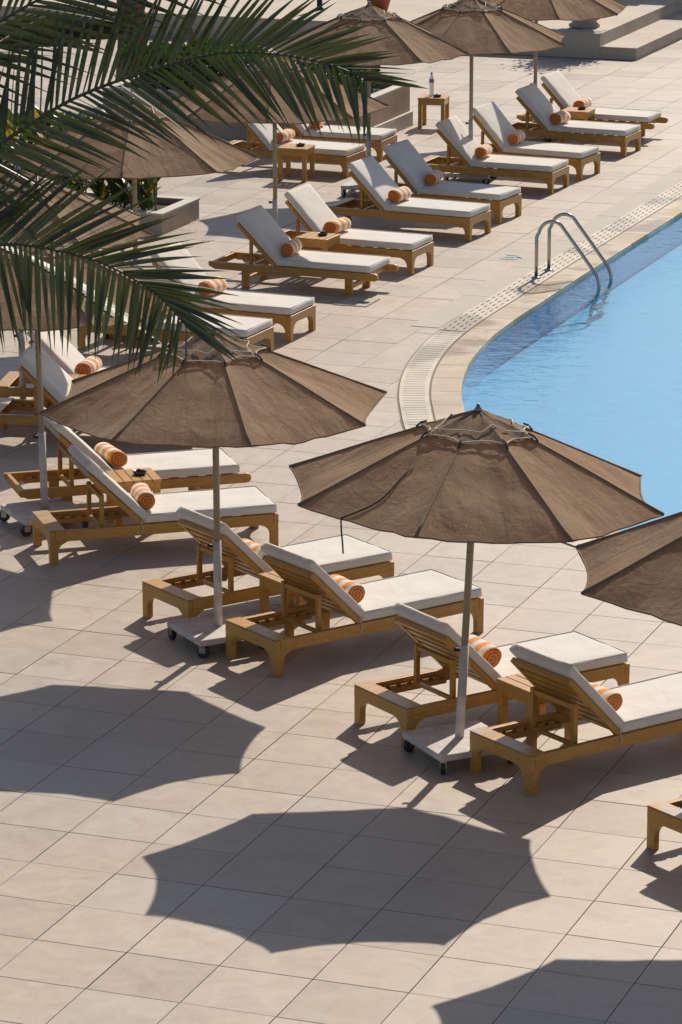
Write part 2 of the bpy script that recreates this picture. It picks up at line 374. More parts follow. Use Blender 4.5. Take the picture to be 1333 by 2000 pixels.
tag(wt.obj('pool_water', 'water'), kind='structure')
gut = MB(); gi = range(N)
gut.add([(*off(i, d), .002) for i in gi for d in (.285, .625)], [(2 * i, 2 * i + 2, 2 * i + 3, 2 * i + 1) for i in range(N - 1)])
gutter = tag(gut.obj('overflow_gutter', 'slot'), kind='structure')
fill = MB(); fill.add([(*off(i, d), -.004) for i in gi for d in (.25, 1.35)], [(2 * i, 2 * i + 2, 2 * i + 3, 2 * i + 1) for i in range(N - 1)])
fill.obj('border_fill', 'band', gutter)
slat = MB()
for i in range(N - 1):
    straight = WE[i].y > 15.9
    if not straight:
        for k in range(1):
            a = WE[i].lerp(WE[i + 1], .05); b = WE[i].lerp(WE[i + 1], .91); n0 = (off(i, 1) - WE[i]); n1 = (off(i + 1, 1) - WE[i + 1])
            q = [a + n0.lerp(n1, .1) * .345, b + n0.lerp(n1, .88) * .345, b + n0.lerp(n1, .88) * .572, a + n0.lerp(n1, .1) * .572]
            slat.add([(p.x, p.y, z) for z in (.0025, .010) for p in q], [(4, 5, 6, 7), (0, 1, 5, 4), (1, 2, 6, 5), (2, 3, 7, 6), (3, 0, 4, 7)])
        for d0, d1 in ((.306, .352), (.566, .606)):
            q = [off(i, d0), off(i + 1, d0), off(i + 1, d1), off(i, d1)]
            slat.add([(p.x, p.y, .0112) for p in q], [(0, 1, 2, 3)])
    else:
        # pierced panels: solid strips with rows of short slots left open between them
        x0 = WE[i].x; y0, y1 = sorted((WE[i].y, WE[i + 1].y))
        rows = [.30, .352, .366, .418, .432, .484, .498, .550, .564, .612]
        for k in range(0, len(rows), 2):
            slat.add([(x0 - rows[k], y0, .010), (x0 - rows[k + 1], y0, .010), (x0 - rows[k + 1], y1, .010), (x0 - rows[k], y1, .010)], [(0, 1, 2, 3)])
        for k in range(1, len(rows) - 1, 2):
            o_ = .03 if (k // 2 + i) % 2 else 0
            if (i + k // 2) % 2: slat.add([(x0 - rows[k], y0, .0098), (x0 - rows[k + 1], y0, .0098), (x0 - rows[k + 1], y1, .0098), (x0 - rows[k], y1, .0098)], [(0, 1, 2, 3)])
tag(slat.obj('grate', 'grate', gutter), kind='stuff')
cop = MB(); cop.add([(*off(i, d), -.012) for i in gi for d in (0.0, .29)], [(2 * i, 2 * i + 2, 2 * i + 3, 2 * i + 1) for i in range(N - 1)])
coping = tag(cop.obj('pool_coping', 'grout'), kind='structure')
i = 0; k = 0
while i < N - 7:
    w = 6; s = MB(); pts = []
    for q in range(w + 1):
        e = .003 if q == 0 else (-.003 if q == w else 0)
        t = (WE[i + q + 1] - WE[max(0, i + q - 1)]).normalized() * e if i + q + 1 < N else Vector((0, 0))
        pts.append((off(i + q, -.02) + t, off(i + q, .287) + t))
    vv = [(*p, z) for a, b in pts for p in (a, b) for z in (-.05, .010)]
    ff = [f for q in range(w) for f in ((4 * q + 1, 4 * q + 5, 4 * q + 7, 4 * q + 3), (4 * q, 4 * q + 4, 4 * q + 5, 4 * q + 1), (4 * q + 2, 4 * q + 3, 4 * q + 7, 4 * q + 6))]
    ff += [(0, 1, 3, 2), (4 * w, 4 * w + 2, 4 * w + 3, 4 * w + 1)]
    s.add(vv, ff).obj('coping_stone', 'coping', coping, bevel=.004); i += w; k += 1
for y in [15.9 + 1.8 * k for k in range(10)]:
    MB().box(-3.15, -2.828, y + .004, y + 1.796, -.006, .006).obj('border_slab', 'band', gutter, bevel=.002)
# printed mark on a tile, drain cover
mk = MB()
for dx, dy, w, h in ((0, 0, .20, .05), (.02, .12, .22, .05), (.0, .24, .14, .05), (.16, .05, .05, .16)):
    mk.add([(-3.42 + dx, 19.92 + dy, .0055), (-3.42 + dx + w, 19.92 + dy, .0055), (-3.42 + dx + w, 19.92 + dy + h, .0055), (-3.42 + dx, 19.92 + dy + h, .0055)], [(0, 1, 2, 3)])
tag(mk.obj('floor_marking', 'mark'), 'faded blue painted marking on a tile near the pool ladder', 'marking')
dc = empty('drain_cover', (-4.15, 16.92, 0)); tag(dc, 'square drain cover let into the tiles at the foot of a lounger', 'drain cover')
MB().box(-.2, .2, -.24, .24, .001, .006).obj('frame', 'slot', dc); MB().box(-.185, .185, -.225, .225, .002, .009).obj('lid', 'lid', dc)
MB().tube([(.02, -.05, .008), (.06, -.05, .02), (.10, -.05, .008)], .006, 6).obj('lifting_handle', 'chrome', dc)

# ladder
ld = empty('pool_ladder', (-2.65, 19.15, 0)); tag(ld, 'stainless steel pool ladder with two curved handrails at the pool edge', 'ladder')
for y in (-.25, .25):
    path = [(0, y, 0), (0, y, .50)] + [(.02 + .17 * (1 - math.cos(a)), y, .50 + .19 * math.sin(a)) for a in [math.pi * k / 10 * .78 for k in range(1, 10)]]
    lx, lz = path[-1][0], path[-1][2]
    path += [(lx + (.725 - lx) * t, y, lz + (.10 - lz) * t) for t in (.25, .5, .75, 1)] + [(.757, y, .02), (.765, y, -.08), (.74, y, -.18), (.68, y, -.30), (.66, y, -.40)]
    MB().tube(path, .0215, 12).obj('handrail', 'steel', ld, True)
    MB().lathe([(.055, .009), (.055, .022), (.03, .032)], 16, (0, y, 0)).obj('flange', 'steel', ld, True)
for z in (-.16, -.32): MB().box(.66, .75, -.23, .23, z - .012, z + .012).obj('tread', 'steel', ld)

# ------------------------------------------------------------------ loungers
LW, LL, ZT = .67, 1.985, .285
def curve_leg(xo, dx, yo, dy):
    # a square post with a curved bracket along the rail (x) and along the end board (y)
    prof = [(0, 0), (.07, 0), (.07, .105), (.078, .135), (.095, .160), (.12, .178), (.15, .190), (.15, .1995), (0, .1995)]
    m = MB()
    m.prism(prof, lambda a, b, t: (xo + dx * a, yo + dy * t, b), 0, .046)
    m.prism(prof, lambda a, b, t: (xo + dx * (t + .001), yo + dy * (a + .001), b - .0006), .0, .046)
    return m
def build_lounger(kind):
    root = empty('sun_lounger')
    if kind == 'A':
        for s in (-1, 1): MB().box(.046, LL - .046, s * LW / 2 - (.042 if s > 0 else 0), s * LW / 2 + (0 if s > 0 else .042), .193, ZT).obj('side_rail', 'wood', root, bevel=.004)
        for x0, x1 in ((0, .044), (LL - .044, LL)): MB().box(x0, x1, -LW / 2, LW / 2, .194, ZT - .002).obj('end_board', 'wood', root, bevel=.004)
        MB().box(-.001, .135, -LW / 2 - .001, LW / 2 + .001, ZT + .001, ZT + .009).obj('head_board', 'worn', root, bevel=.004)
        for xo, dx in ((.001, 1), (LL - .001, -1)):
            for yo, dy in ((-LW / 2 + .001, 1), (LW / 2 - .001, -1)): curve_leg(xo, dx, yo, dy).obj('leg', 'wood', root, bevel=.003)
    else:
        W2 = .31
        for s in (-1, 1):
            prof = [(-.02, .235), (.06, .197), (LL + .02, .197)] + [(LL + .05 + .042 * math.sin(a), .240 - .043 * math.cos(a)) for a in [R(k) for k in range(0, 181, 30)]] + [(LL + .02, .283), (-.02, .283)]
            MB().prism(prof, lambda a, b, t: (a, t, b), s * W2 - .021, s * W2 + .021).obj('side_rail', 'wood', root, bevel=.004)
        for x in (.0, LL - .10): MB().box(x, x + .035, -W2 + .022, W2 - .022, .205, .28).obj('end_board', 'wood', root, bevel=.004)
        for x in (.42, 1.70):
            for s in (-1, 1): MB().box(x - .045, x + .045, s * (W2 - .045) - .022, s * (W2 - .045) + .022, 0, .235).obj('leg', 'wood', root, bevel=.004)
            MB().box(x - .02, x + .02, -W2 + .068, W2 - .068, .07, .12).obj('stretcher', 'wood', root, bevel=.003)
    for k in range(7):
        x = .86 + k * .165; MB().box(x, x + .07, -.288, .288, .262, .282).obj('seat_slat', 'wood', root)
    for s in (-1, 1):
        m = MB().box(.15, .76, s * .272 - .012, s * .272 + .012, .188, .225)
        for k in range(6): m.box(.17 + k * .095, .225 + k * .095, s * .272 - .0115, s * .272 + .0115, .226, .25)
        m.obj('notched_rack', 'wood', root)
    pr = MB()
    for s in (-1, 1): pr.box(.455, .49, s * .225 - .018, s * .225 + .018, .228, .545)
    pr.box(.457, .488, -.206, .206, .235, .262); pr.box(.46, .49, -.206, .206, .50, .535)
    pr.obj('prop', 'wood', root, bevel=.003)
    back = MB()
    for s in (-1, 1): back.box(-.63, .02, s * .30 - .022, s * .30 + .022, -.022, .018)
    back.box(-.63, -.585, -.277, .277, -.021, .017)
    bk = back.obj('backrest', 'wood', root, bevel=.003); bk.location = (.79, 0, ZT + .012); bk.rotation_euler = (0, R(45), 0)
    for k in range(6): MB().box(-.53 + k * .088, -.475 + k * .088, -.277, .277, -.016, .010).obj('back_slat', 'wood', bk)
    rounded_pad(MB(), .365, .325, .038, .020, (18, 10, 3), .006, 1, (-.345, 0, .060), .006).obj('back_cushion', 'cushion', bk, True)
    st = rounded_pad(MB(), .585, .330, .038, .018, (22, 10, 3), .004, 2, (1.392, 0, ZT + .042), .004).obj('seat_cushion', 'cushion', root, True)
    for x0, x1, z, par in ((.807 + .008, 1.977 - .008, ZT + .080, st),):
        y = .322; MB().tube([(x0, -y, z), (x1, -y, z), (x1, y, z), (x0, y, z), (x0, -y, z)], .0045, 6).obj('piping', 'cushion', par, True)
    for s in (-1, 1):
        MB().tube([(.80, s * .335, ZT + .05), (.785, s * .345, ZT + .02), (.80, s * .345, ZT - .03), (.79, s * .34, ZT - .10 - .03 * s)], .004, 5).obj('tie_cord', 'cord', root)
    return root
protoA = build_lounger('A'); protoB = build_lounger('B')
usedA = usedB = False
LOUNGERS = [   # x, y (middle of the head end), heading of the foot end, kind, back angle, towel offset, label
    (-.214, 3.777, 56.4, 'A', 45, 'between the two front parasol poles, nearer one'),
    (-1.235, 4.533, 55.6, 'A', 45, 'right behind the front left parasol pole'),
    (1.251, 2.592, 53.7, 'A', 45, 'left of the centre front parasol pole'),
    (2.366, 1.898, 56.0, 'A', 46, 'right of the centre front parasol base'),
    (-3.027, 6.091, 37.8, 'A', 45, 'at left edge, before the slatted ashtray table'),
    (-3.835, 7.26, 37.5, 'B', 45, 'at left edge, behind the slatted ashtray table'),
    (-5.25, 9.79, 13, 'A', 45, 'cut by left edge, nearer of the pair there'),
    (-5.66, 10.86, 13, 'A', 46, 'cut by left edge, under palm leaf tips'),
    (3.93, .85, 57, 'A', 45, 'showing only one corner at the right edge'),
    (-6.05, 17.56, -2, 'B', 45, 'with rounded rail ends, right of palm frond'),
    (-6.04, 19.057, -3.2, 'A', 47, 'in back row behind the low ashtray table'),
    (-6.058, 21.364, -5, 'A', 45, 'fifth from near end of back row'),
    (-6.066, 22.703, -6.8, 'A', 46, 'sixth from near end of back row'),
    (-6.114, 24.856, -2.7, 'A', 45, 'seventh from near end of back row'),
    (-6.036, 26.166, -6.6, 'A', 47, 'eighth from near end of back row'),
    (-6.032, 28.127, -3.6, 'A', 45, 'ninth from near end of back row'),
    (-6.08, 29.42, -3, 'B', 47, 'with rounded rail ends, farthest of back row'),
    (-6.047, 15.105, -2.7, 'A', 45, 'half covered by palm, second of back row'),
    (-6.066, 13.921, -3.4, 'A', 45, 'mostly hidden between palm frond and parasol top'),
    (-9.098, 25.148, -3, 'A', 46, 'in rear group, behind the table beside pole'),
    (-9.126, 26.453, 0, 'A', 46, 'in rear group, beside the stone planter'),
]
TOWY = {0: -.03, 2: -.05, 4: .0}
towel_prof = [(r * 1.17, y * 1.06) for r, y in [(0.004, -.17), (.04, -.172), (.062, -.168), (.071, -.155), (.073, -.08), (.071, 0), (.073, .08), (.071, .155), (.062, .168), (.04, .172), (.004, .17)]]
def towel_mesh(seed):
    m = MB(); n = 20; prof = towel_prof; vs = []
    for r, y in prof:
        for k in range(n):
            a = 2 * math.pi * k / n; q = 1 + .05 * noise.noise(Vector((math.cos(a), y * 9, math.sin(a) + seed * 5)))
            lip = .012 * max(0, math.cos(a - 1.0)) ** 8
            vs.append(((r * q + lip * (r > .05)) * math.cos(a) * 1.04, y, r * q * math.sin(a) * .96))
    fs = [(i * n + k, (i + 1) * n + k, (i + 1) * n + (k + 1) % n, i * n + (k + 1) % n) for i in range(len(prof) - 1) for k in range(n)]
    fs += [tuple(range(n)), tuple((len(prof) - 1) * n + k for k in range(n - 1, -1, -1))]
    return m.add(vs, fs).mesh('rolled_towel', 'towel', True)
TM = [towel_mesh(s) for s in range(4)]
for k, (x, y, a, kind, beta, where) in enumerate(LOUNGERS):
    if kind == 'A': o = protoA if not usedA else copy_tree(protoA); usedA = True
    else: o = protoB if not usedB else copy_tree(protoB); usedB = True
    place(o, (x, y, 0), R(a)); tag(o, 'wooden sun lounger with white cushions ' + where, 'sun lounger', 'sun loungers set out around the pool')
    for ch in o.children:
        if ch.name.split('.')[0] == 'backrest': ch.rotation_euler = (0, R(beta), 0)
    if k in (8, ): continue
    rnd = random.Random(k); c, s = math.cos(R(a)), math.sin(R(a)); lx = .885 + rnd.uniform(-.02, .02); ly = rnd.uniform(-.06, .06)
    t = bpy.data.objects.new('rolled_towel', TM[k % 4]); COL.objects.link(t)
    t.location = (x + lx * c - ly * s, y + lx * s + ly * c, ZT + .086 + .081); t.rotation_euler = (0, rnd.uniform(-.6, .6), R(a) + rnd.uniform(-.14, .14) + (.3 if k == 12 else 0))
    t.scale = (rnd.uniform(.92, 1.1), rnd.uniform(.92, 1.12), rnd.uniform(.9, 1.02))
    tag(t, 'rolled orange striped towel on lounger ' + where, 'towel', 'rolled towels on the loungers')

# ------------------------------------------------------------------ side tables, ashtrays, bottle
def build_table():
    r = empty('side_table')
    for k in range(5): MB().box(-.205 + k * .0835, -.205 + k * .0835 + .0755, -.205, .205, .425, .45).obj('top_slat', 'wood', r, bevel=.003)
    for sx in (-1, 1):
        for sy in (-1, 1): MB().box(sx * .17 - .028, sx * .17 + .028, sy * .17 - .028, sy * .17 + .028, 0, .424).obj('leg', 'wood', r, bevel=.003)
    for s in (-1, 1):
        MB().box(-.141, .141, s * .182 - .012, s * .182 + .012, .345, .423).obj('apron', 'wood', r)
        MB().box(s * .182 - .012, s * .182 + .012, -.141, .141, .345, .423).obj('apron', 'wood', r)
    return r
tp = build_table(); used = False
TABLES = [(-2.68, 7.24, 36, 'between the two left edge loungers', 1), (-.24, 4.78, 56, 'between the two front left loungers', 0), (2.33, 2.86, 55, 'between the two front right loungers', 0),
          (-5.15, 18.33, -4, 'between third and fourth back row loungers', 1), (-7.48, 29.36, 8, 'standing free beside the planter with bottle', 1),
          (-7.73, 24.36, 3, 'before the rear loungers behind slim pole', 1), (-5.12, 28.85, 0, 'between the two farthest back row loungers', 1), (-4.72, 10.46, 14, 'under palm tips, only a corner showing', 0)]
for k, (x, y, a, where, ash) in enumerate(TABLES):
    o = tp if not used else copy_tree(tp); used = True
    place(o, (x, y, 0), R(a)); tag(o, 'small square wooden slatted side table ' + where, 'side table', 'wooden side tables between loungers')
    if ash:
        am = MB().lathe([(.045, 0), (.055, .006), (.06, .03), (.054, .031), (.046, .012), (.005, .010)], 18)
        ao = am.obj('ashtray', 'ash', None, True, (x + (.05 if k != 4 else .07), y + (.03 if k != 4 else -.05), .4505))
        for q in range(3):
            aa = q * 2.1; MB().box(-.008, .008, -.006, .006, 0, .008).obj('rest', 'ash', ao, loc=(.057 * math.cos(aa), .057 * math.sin(aa), .0305))
        tag(ao, 'round dark glass ashtray on table ' + where, 'ashtray', 'ashtrays on the side tables')
bt = empty('water_bottle', (-7.53, 29.40, .4505)); tag(bt, 'clear plastic water bottle with purple label on the far side table', 'bottle')
MB().lathe([(.02, 0), (.034, .004), (.036, .02), (.033, .06), (.036, .10), (.033, .14), (.036, .18), (.035, .25), (.026, .285), (.014, .31), (.013, .325)], 20).obj('body', 'bottle', bt, True)
MB().lathe([(.0368, .195), (.0368, .245)], 20).obj('label_band', 'label', bt, True)
MB().lathe([(.016, .318), (.016, .342), (.004, .343)], 14).obj('cap', 'cap', bt, True)

# ------------------------------------------------------------------ umbrellas
def umbrella(bx, by, ax, ay, Rr, Lr, phi, La, plate_yaw, seed, label, cord=None):
    root = empty('parasol', (bx, by, 0)); tag(root, label, 'umbrella', 'burlap parasols around the pool')
    n = Vector((ax, ay, 1)).normalized(); u = Vector((0, 1, 0)).cross(n).normalized(); v = n.cross(u)
    B = Vector((0, 0, .15))
    def P(r, a, h): return B + n * (h - .15) + r * (math.cos(a) * u + math.sin(a) * v)
    rnd = random.Random(seed)
    # trolley base
    pl = MB().box(-.3, .3, -.3, .3, .100, .15).obj('base_plate', 'white', root, bevel=.008); pl.rotation_euler = (0, 0, plate_yaw)
    for sx in (-1, 1):
        for sy in (-1, 1):
            c = MB().box(-.022, -.017, -.02, .03, .04, .099).box(.017, .022, -.02, .03, .04, .099).box(-.022, .022, -.022, .03, .088, .0995).obj('castor', 'chrome', root)
            q = Matrix.Rotation(plate_yaw, 3, 'Z') @ Vector((sx * .265, sy * .265, 0)); c.location = q; c.rotation_euler = (0, 0, rnd.uniform(0, 6.28))
            wv = MB(); wv.prism([(.05 * math.cos(2 * math.pi * k / 16), .05 * math.sin(2 * math.pi * k / 16)) for k in range(16)], lambda a, b, t: (t, a + .012, b + .05), -.015, .015).obj('wheel', 'black', c)
    MB().tube([P(0, 0, .152), P(0, 0, .83)], .032, 16).obj('sleeve', 'white', root, True)
    MB().tube([P(0, 0, .70), P(0, 0, La - .03)], .0255, 14).obj('pole', 'pole', root, True)
    MB().tube([P(.033, R(200) - phi * 0, .79), P(.075, R(200), .79)], .014, 10).obj('knob', 'black', root, True)
    hole = MB()
    for h in (1.50, 1.58): hole.tube([P(.0245, R(250), h), P(.0275, R(250), h)], .006, 8)
    hole.obj('pin_hole', 'black', root)
    MB().lathe([(.03, 0), (.028, .018), (.016, .032), (.012, .05), (.003, .056)], 14, P(0, 0, La)).obj('finial', 'chrome', root, True)
    # canopy: eight cloth panels, piping along the ribs
    nt, ns = 22, 16
    droop = [rnd.uniform(.75, 1.3) for _ in range(8)]
    def surf(k, t, s, lift=0):
        a0 = phi + k * math.pi / 4; a1 = a0 + math.pi / 4; q = 4 * s * (1 - s)
        e0 = Vector((math.cos(a0), math.sin(a0), 0)); e1 = Vector((math.cos(a1), math.sin(a1), 0)); e = e0.lerp(e1, s) * Rr * t * (1 - .045 * q * t ** 2)
        h = La - (La - Lr) * (t ** 1.06) - .038 * droop[k] * q * t ** 4 - .030 * q * math.sin(math.pi * t) + lift
        w = noise.noise(Vector((e.x * 3.3 + seed * 7, e.y * 3.3, k * 1.7))) * .018 + noise.noise(Vector((e.x * 9 + seed, e.y * 9, k))) * .008
        rad = noise.noise(Vector((s * 7 + k * 11.3 + seed, t * 1.3, 0))) * .014 * t
        h += (w + rad) * min(1, q * 1.6)
        return B + n * (h - .15) + e.x * u + e.y * v
    for k in range(8):
        m = MB(); m.uv = []
        for i in range(nt + 1):
            for j in range(ns + 1):
                t = .015 + .985 * i / nt; s = j / ns; m.v.append(tuple(surf(k, t, s))); m.uv.append(((s - .5) * t * 1.0 + k * 1.37 + seed, t * 1.34))
        m.f = [(i * (ns + 1) + j, (i + 1) * (ns + 1) + j, (i + 1) * (ns + 1) + j + 1, i * (ns + 1) + j + 1) for i in range(nt) for j in range(ns)]
        p = m.obj('canopy_panel', 'burlap', root, True)
        sm = MB().tube([surf(k, .02 + .98 * i / 10, 0, .004) for i in range(11)], [.006] * 9 + [.009, .012], 6).obj('seam', 'seam', p, True)
        MB().tube([surf(k, .998, j / 10) for j in range(11)], .0075, 6).obj('hem', 'burlap', p, True)
        MB().tube([surf(k, .03, 0, -.025), surf(k, .97, 0, -.022)], .010, 6).obj('rib', 'pole', root)
    # wind cap, roped down over the ribs
    for k in range(8):
        m = MB(); m.uv = []
        for i in range(6):
            for j in range(7):
                t = .012 + (.285 - .03 * (4 * (j / 6) * (1 - j / 6))) * i / 5; m.v.append(tuple(surf(k, t, j / 6, .013 + .006 * math.sin(i * 1.1 + j * 2.3 + k)))); m.uv.append((j / 6 * t + k * .9 + seed, t * 1.34))
        m.f = [(i * 7 + j, (i + 1) * 7 + j, (i + 1) * 7 + j + 1, i * 7 + j + 1) for i in range(5) for j in range(6)]
        m.obj('wind_cap', 'burlap', root, True)
    ring = [surf(k, .305 - .045 * (4 * s * (1 - s)), s, .026) for k in range(8) for s in (0, .25, .5, .75)]
    MB().tube(ring + [ring[0]], .0048, 6).obj('rope', 'cord', root, True)
    ring = [surf(k, .20 + .05 * ((k * 5) % 3 - 1) * (s < .4), s, .026) for k in range(8) for s in (0, .5)]
    MB().tube(ring + [ring[0]], .0042, 6).obj('rope', 'cord', root, True)
    for k in range(8): MB().tube([surf(k, .27, 0, .03), surf(k, .30, .0, .032), surf(k, .325, 0, .01)], .007, 6).obj('rope_knot', 'darkcord', root, True)
    if cord:
        k, t0, s0 = cord; path = [surf(k, t0 + (1.0 - t0) * i / 8, s0 + .12 * math.sin(i * .5) * i / 8, .012) for i in range(9)]; e = path[-1]
        path += [e + Vector((.0, -.012, -.02)), e + Vector((.004, -.014, -.09)), e + Vector((.012, -.014, -.17)), e + Vector((.016, -.014, -.24))]
        MB().tube(path, .0065, 6).obj('twisted_cord', 'darkcord', root, True)
    return root
umbrella(1.936, 2.323, .044, .014, 1.339, 1.934, R(181.8), 2.495, R(-44), 2, 'brown burlap parasol at the centre front with its whole shadow before it', (1, .50, .42))
umbrella(-.665, 4.243, .0, -.013, 1.339, 1.917, R(168.2), 2.455, R(-42), 1, 'brown burlap parasol left of centre with palm leaf tips over its top')
umbrella(4.583, .627, .002, 0, 1.36, 2.065, R(175.9), 2.64, R(-44), 4, 'brown burlap parasol cut off by the right picture edge')
umbrella(-3.40, 6.97, -.02, 0, 1.339, 2.0, R(180), 2.56, R(-44), 3, 'brown burlap parasol at the left edge behind the lower palm frond')
umbrella(-5.34, 10.65, 0, 0, 1.339, 1.84, R(8), 2.42, R(-60), 5, 'sunlit burlap parasol at the left edge, its top just above the lower frond')
umbrella(-5.8, 14.5, 0, 0, 1.339, 1.93, R(18), 2.51, R(-80), 6, 'brown burlap parasol in front of the planter with yellowing leaves')
umbrella(-5.73, 18.45, 0, 0, 1.339, 1.93, R(18), 2.51, R(-85), 7, 'brown burlap parasol mostly hidden by the upper palm frond')
umbrella(-6.42, 23.6, 0, 0, 1.339, 1.90, R(5), 2.48, R(-85), 8, 'brown burlap parasol at the tip of the upper palm frond')
umbrella(-5.47, 25.0, 0, 0, 1.339, 1.90, R(-5), 2.47, R(-85), 9, 'dark brown burlap parasol at the top centre, second from the steps')
umbrella(-5.75, 28.8, 0, 0, 1.339, 1.88, R(-14), 2.45, R(-85), 10, 'brown burlap parasol at the top right before the stone steps')

# ------------------------------------------------------------------ platform with steps, planters, urn, posts
pf = tag(MB().box(-30, -7.27, 37.35, 60, -.01, .385).obj('raised_platform', 'platform'), kind='structure')
for k in range(24):
    x1 = -7.262 - k * .92; MB().box(x1 - .915, x1, 37.33, 37.80, .386, .412).obj('edge_slab', 'platform', pf, bevel=.004)
for k in range(9): MB().box(-7.72, -7.26, 37.81 + k * .9, 37.81 + k * .9 + .895, .386, .412).obj('edge_slab', 'platform', pf, bevel=.004)
st = tag(MB().box(-7.268, -6.64, 37.36, 60, -.01, .175).obj('step', 'platform'), kind='structure')
for k in range(9): MB().box(-7.266, -6.63, 37.345 + k * .9, 37.345 + k * .9 + .895, .176, .198).obj('edge_slab', 'platform', st, bevel=.004)
pg = empty('added_shade_roof', (-8, 47.5, .386)); tag(pg, 'flat roof on posts out of view, added to shade the platform steps', 'added_shade_roof')  # unseen roof on posts, added so that its shadow falls on the steps
MB().box(-6, 3.5, -2.5, 4, 2.62, 2.78).obj('roof', 'planter', pg)
for x in (-5.6, -1.2, 3.1):
    for y in (-.2, 3.6): MB().box(x - .1, x + .1, y - .1, y + .1, 0 if x < .5 else -.39, 2.62).obj('post', 'planter', pg)
def planter(x0, x1, y0, y1, h, label, ledge=False):
    r = empty('planter', ((x0 + x1) / 2, (y0 + y1) / 2, 0)); cx, cy = r.location.x, r.location.y; tag(r, label, 'planter')
    X0, X1, Y0, Y1 = x0 - cx, x1 - cx, y0 - cy, y1 - cy; w = .14
    m = MB().box(X0, X1, Y0, Y0 + w, -.01, h).box(X0, X1, Y1 - w, Y1, -.01, h).box(X0, X0 + w, Y0 + w, Y1 - w, -.01, h).box(X1 - w, X1, Y0 + w, Y1 - w, -.01, h)
    m.obj('wall', 'planter', r)
    for a, b, c, d in ((X0 - .012, X1 + .012, Y0 - .012, Y0 + w), (X0 - .012, X1 + .012, Y1 - w, Y1 + .012), (X0 - .012, X0 + w, Y0 + w + .002, Y1 - w - .002), (X1 - w, X1 + .012, Y0 + w + .002, Y1 - w - .002)):
        MB().box(a, b, c, d, h + .001, h + .03).obj('cap_stone', 'plantercap', r, bevel=.004)
    if ledge: MB().box(X1 + .001, X1 + .05, Y0, Y1, -.01, .21).obj('plinth', 'plantercap', r)
    MB().box(X0 + w, X1 - w, Y0 + w, Y1 - w, 0, h - .05).obj('soil', 'soil', r)
    return r
planter(-13.5, -7.82, 19.95, 21.15, .24, 'low rendered planter holding yellowing canna plants behind the left parasol')
planter(-11.9, -7.86, 27.35, 29.38, .60, 'taller stone planter beside the free standing side table', True)
def leaf_blade(mb, base, d, up, length, width, n=6, droop=.3, fold=.25):
    d = d.normalized(); side = d.cross(up).normalized(); nn = side.cross(d); p = Vector(base); vs = []; fs = []
    for i in range(n + 1):
        t = i / n; w = width * (math.sin(math.pi * min(1, .12 + .88 * t) ** .8) if t < 1 else .02)
        w = max(w, width * .03)
        vs += [p - side * w + nn * fold * w, p.copy(), p + side * w + nn * fold * w]
        d = (d + Vector((0, 0, -droop / n))).normalized(); nn = side.cross(d); p = p + d * (length / n)
    for i in range(n): fs += [(3 * i, 3 * i + 1, 3 * i + 4, 3 * i + 3), (3 * i + 1, 3 * i + 2, 3 * i + 5, 3 * i + 4)]
    mb.add(vs, fs)
def canna(x, y, z, seed, label):
    rnd = random.Random(seed); r = empty('canna_plant', (x, y, z)); tag(r, label, 'plant', 'canna plants in the low planter')
    for q in range(9):
        b = Vector((rnd.uniform(-.2, .2), rnd.uniform(-.2, .2), -.05)); h = rnd.uniform(.5, 1.05); lean = Vector((rnd.uniform(-.12, .12), rnd.uniform(-.12, .12), h))
        MB().tube([b, b + lean * .5, b + lean], [.012, .01, .005], 6).obj('stem', 'canna', r, True)
        for k in range(4):
            a = rnd.uniform(0, 6.28); m = MB(); t = .25 + .75 * k / 3
            leaf_blade(m, b + lean * t, Vector((math.cos(a) * .5, math.sin(a) * .5, .9)), Vector((-math.sin(a), math.cos(a), .2)).cross(Vector((math.cos(a), math.sin(a), .5))), rnd.uniform(.35, .5), rnd.uniform(.05, .075), 6, .9)
            m.obj('leaf', 'yellow' if rnd.random() < .22 else 'canna', r, True)
for k in range(7):
    canna(-8.12 - k * .36, 20.28 + .5 * ((k * 7) % 3) / 2, .20, 30 + k, ('canna plant with green and yellow leaves, %s in the low planter') % ['at the corner', 'next to the corner', 'third from the corner', 'mid row', 'fifth from the corner', 'sixth from the corner', 'farthest from the corner'][k])
def hedge(x0, x1, y0, y1, z0, z1, seed, label, count=9000):
    rnd = random.Random(seed); r = empty('hedge', ((x0 + x1) / 2, (y0 + y1) / 2, z0)); tag(r, label, 'hedge'); m = MB(); o = r.location
    for _ in range(count):
        p = Vector((rnd.uniform(x0, x1), rnd.uniform(y0, y1), 0)); top = z1 - .25 * (noise.noise(Vector((p.x * 1.7, p.y * 1.7, seed))) + .3)
        if rnd.random() < .65: p.z = top - abs(rnd.gauss(0, .06))
        else: p.z = rnd.uniform(z0, top)
        d = Vector((rnd.gauss(0, 1), rnd.gauss(0, 1), rnd.gauss(.6, .6))).normalized(); s = d.orthogonal().normalized(); L = rnd.uniform(.05, .10); w = L * .32; q = p - o
        m.add([q, q + d * L * .5 + s * w, q + d * L, q + d * L * .5 - s * w], [(0, 1, 2, 3)])
    m.obj('foliage', 'hedge', r)
    st = MB()
    for _ in range(10):
        x = rnd.uniform(x0 + .1, x1 - .1); y = rnd.uniform(y0 + .1, y1 - .1); st.tube([(x - o.x, y - o.y, -.1), (x - o.x + rnd.uniform(-.1, .1), y - o.y, z1 - z0 - .25)], .02, 6)
    st.obj('stem', 'trunk', r)
hedge(-11.75, -8.9, 27.6, 29.1, .56, 1.15, 1, 'clipped green hedge growing in the taller stone planter', 12000)
hedge(-13.0, -10.1, 21.35, 24.0, .0, .75, 2, 'green hedge on the ground at the left picture edge behind the planter', 12000)
hedge(-8.75, -8.1, 27.65, 28.8, .56, 1.15, 3, 'dark shrub at the planter end beside the upper frond tip', 2500)
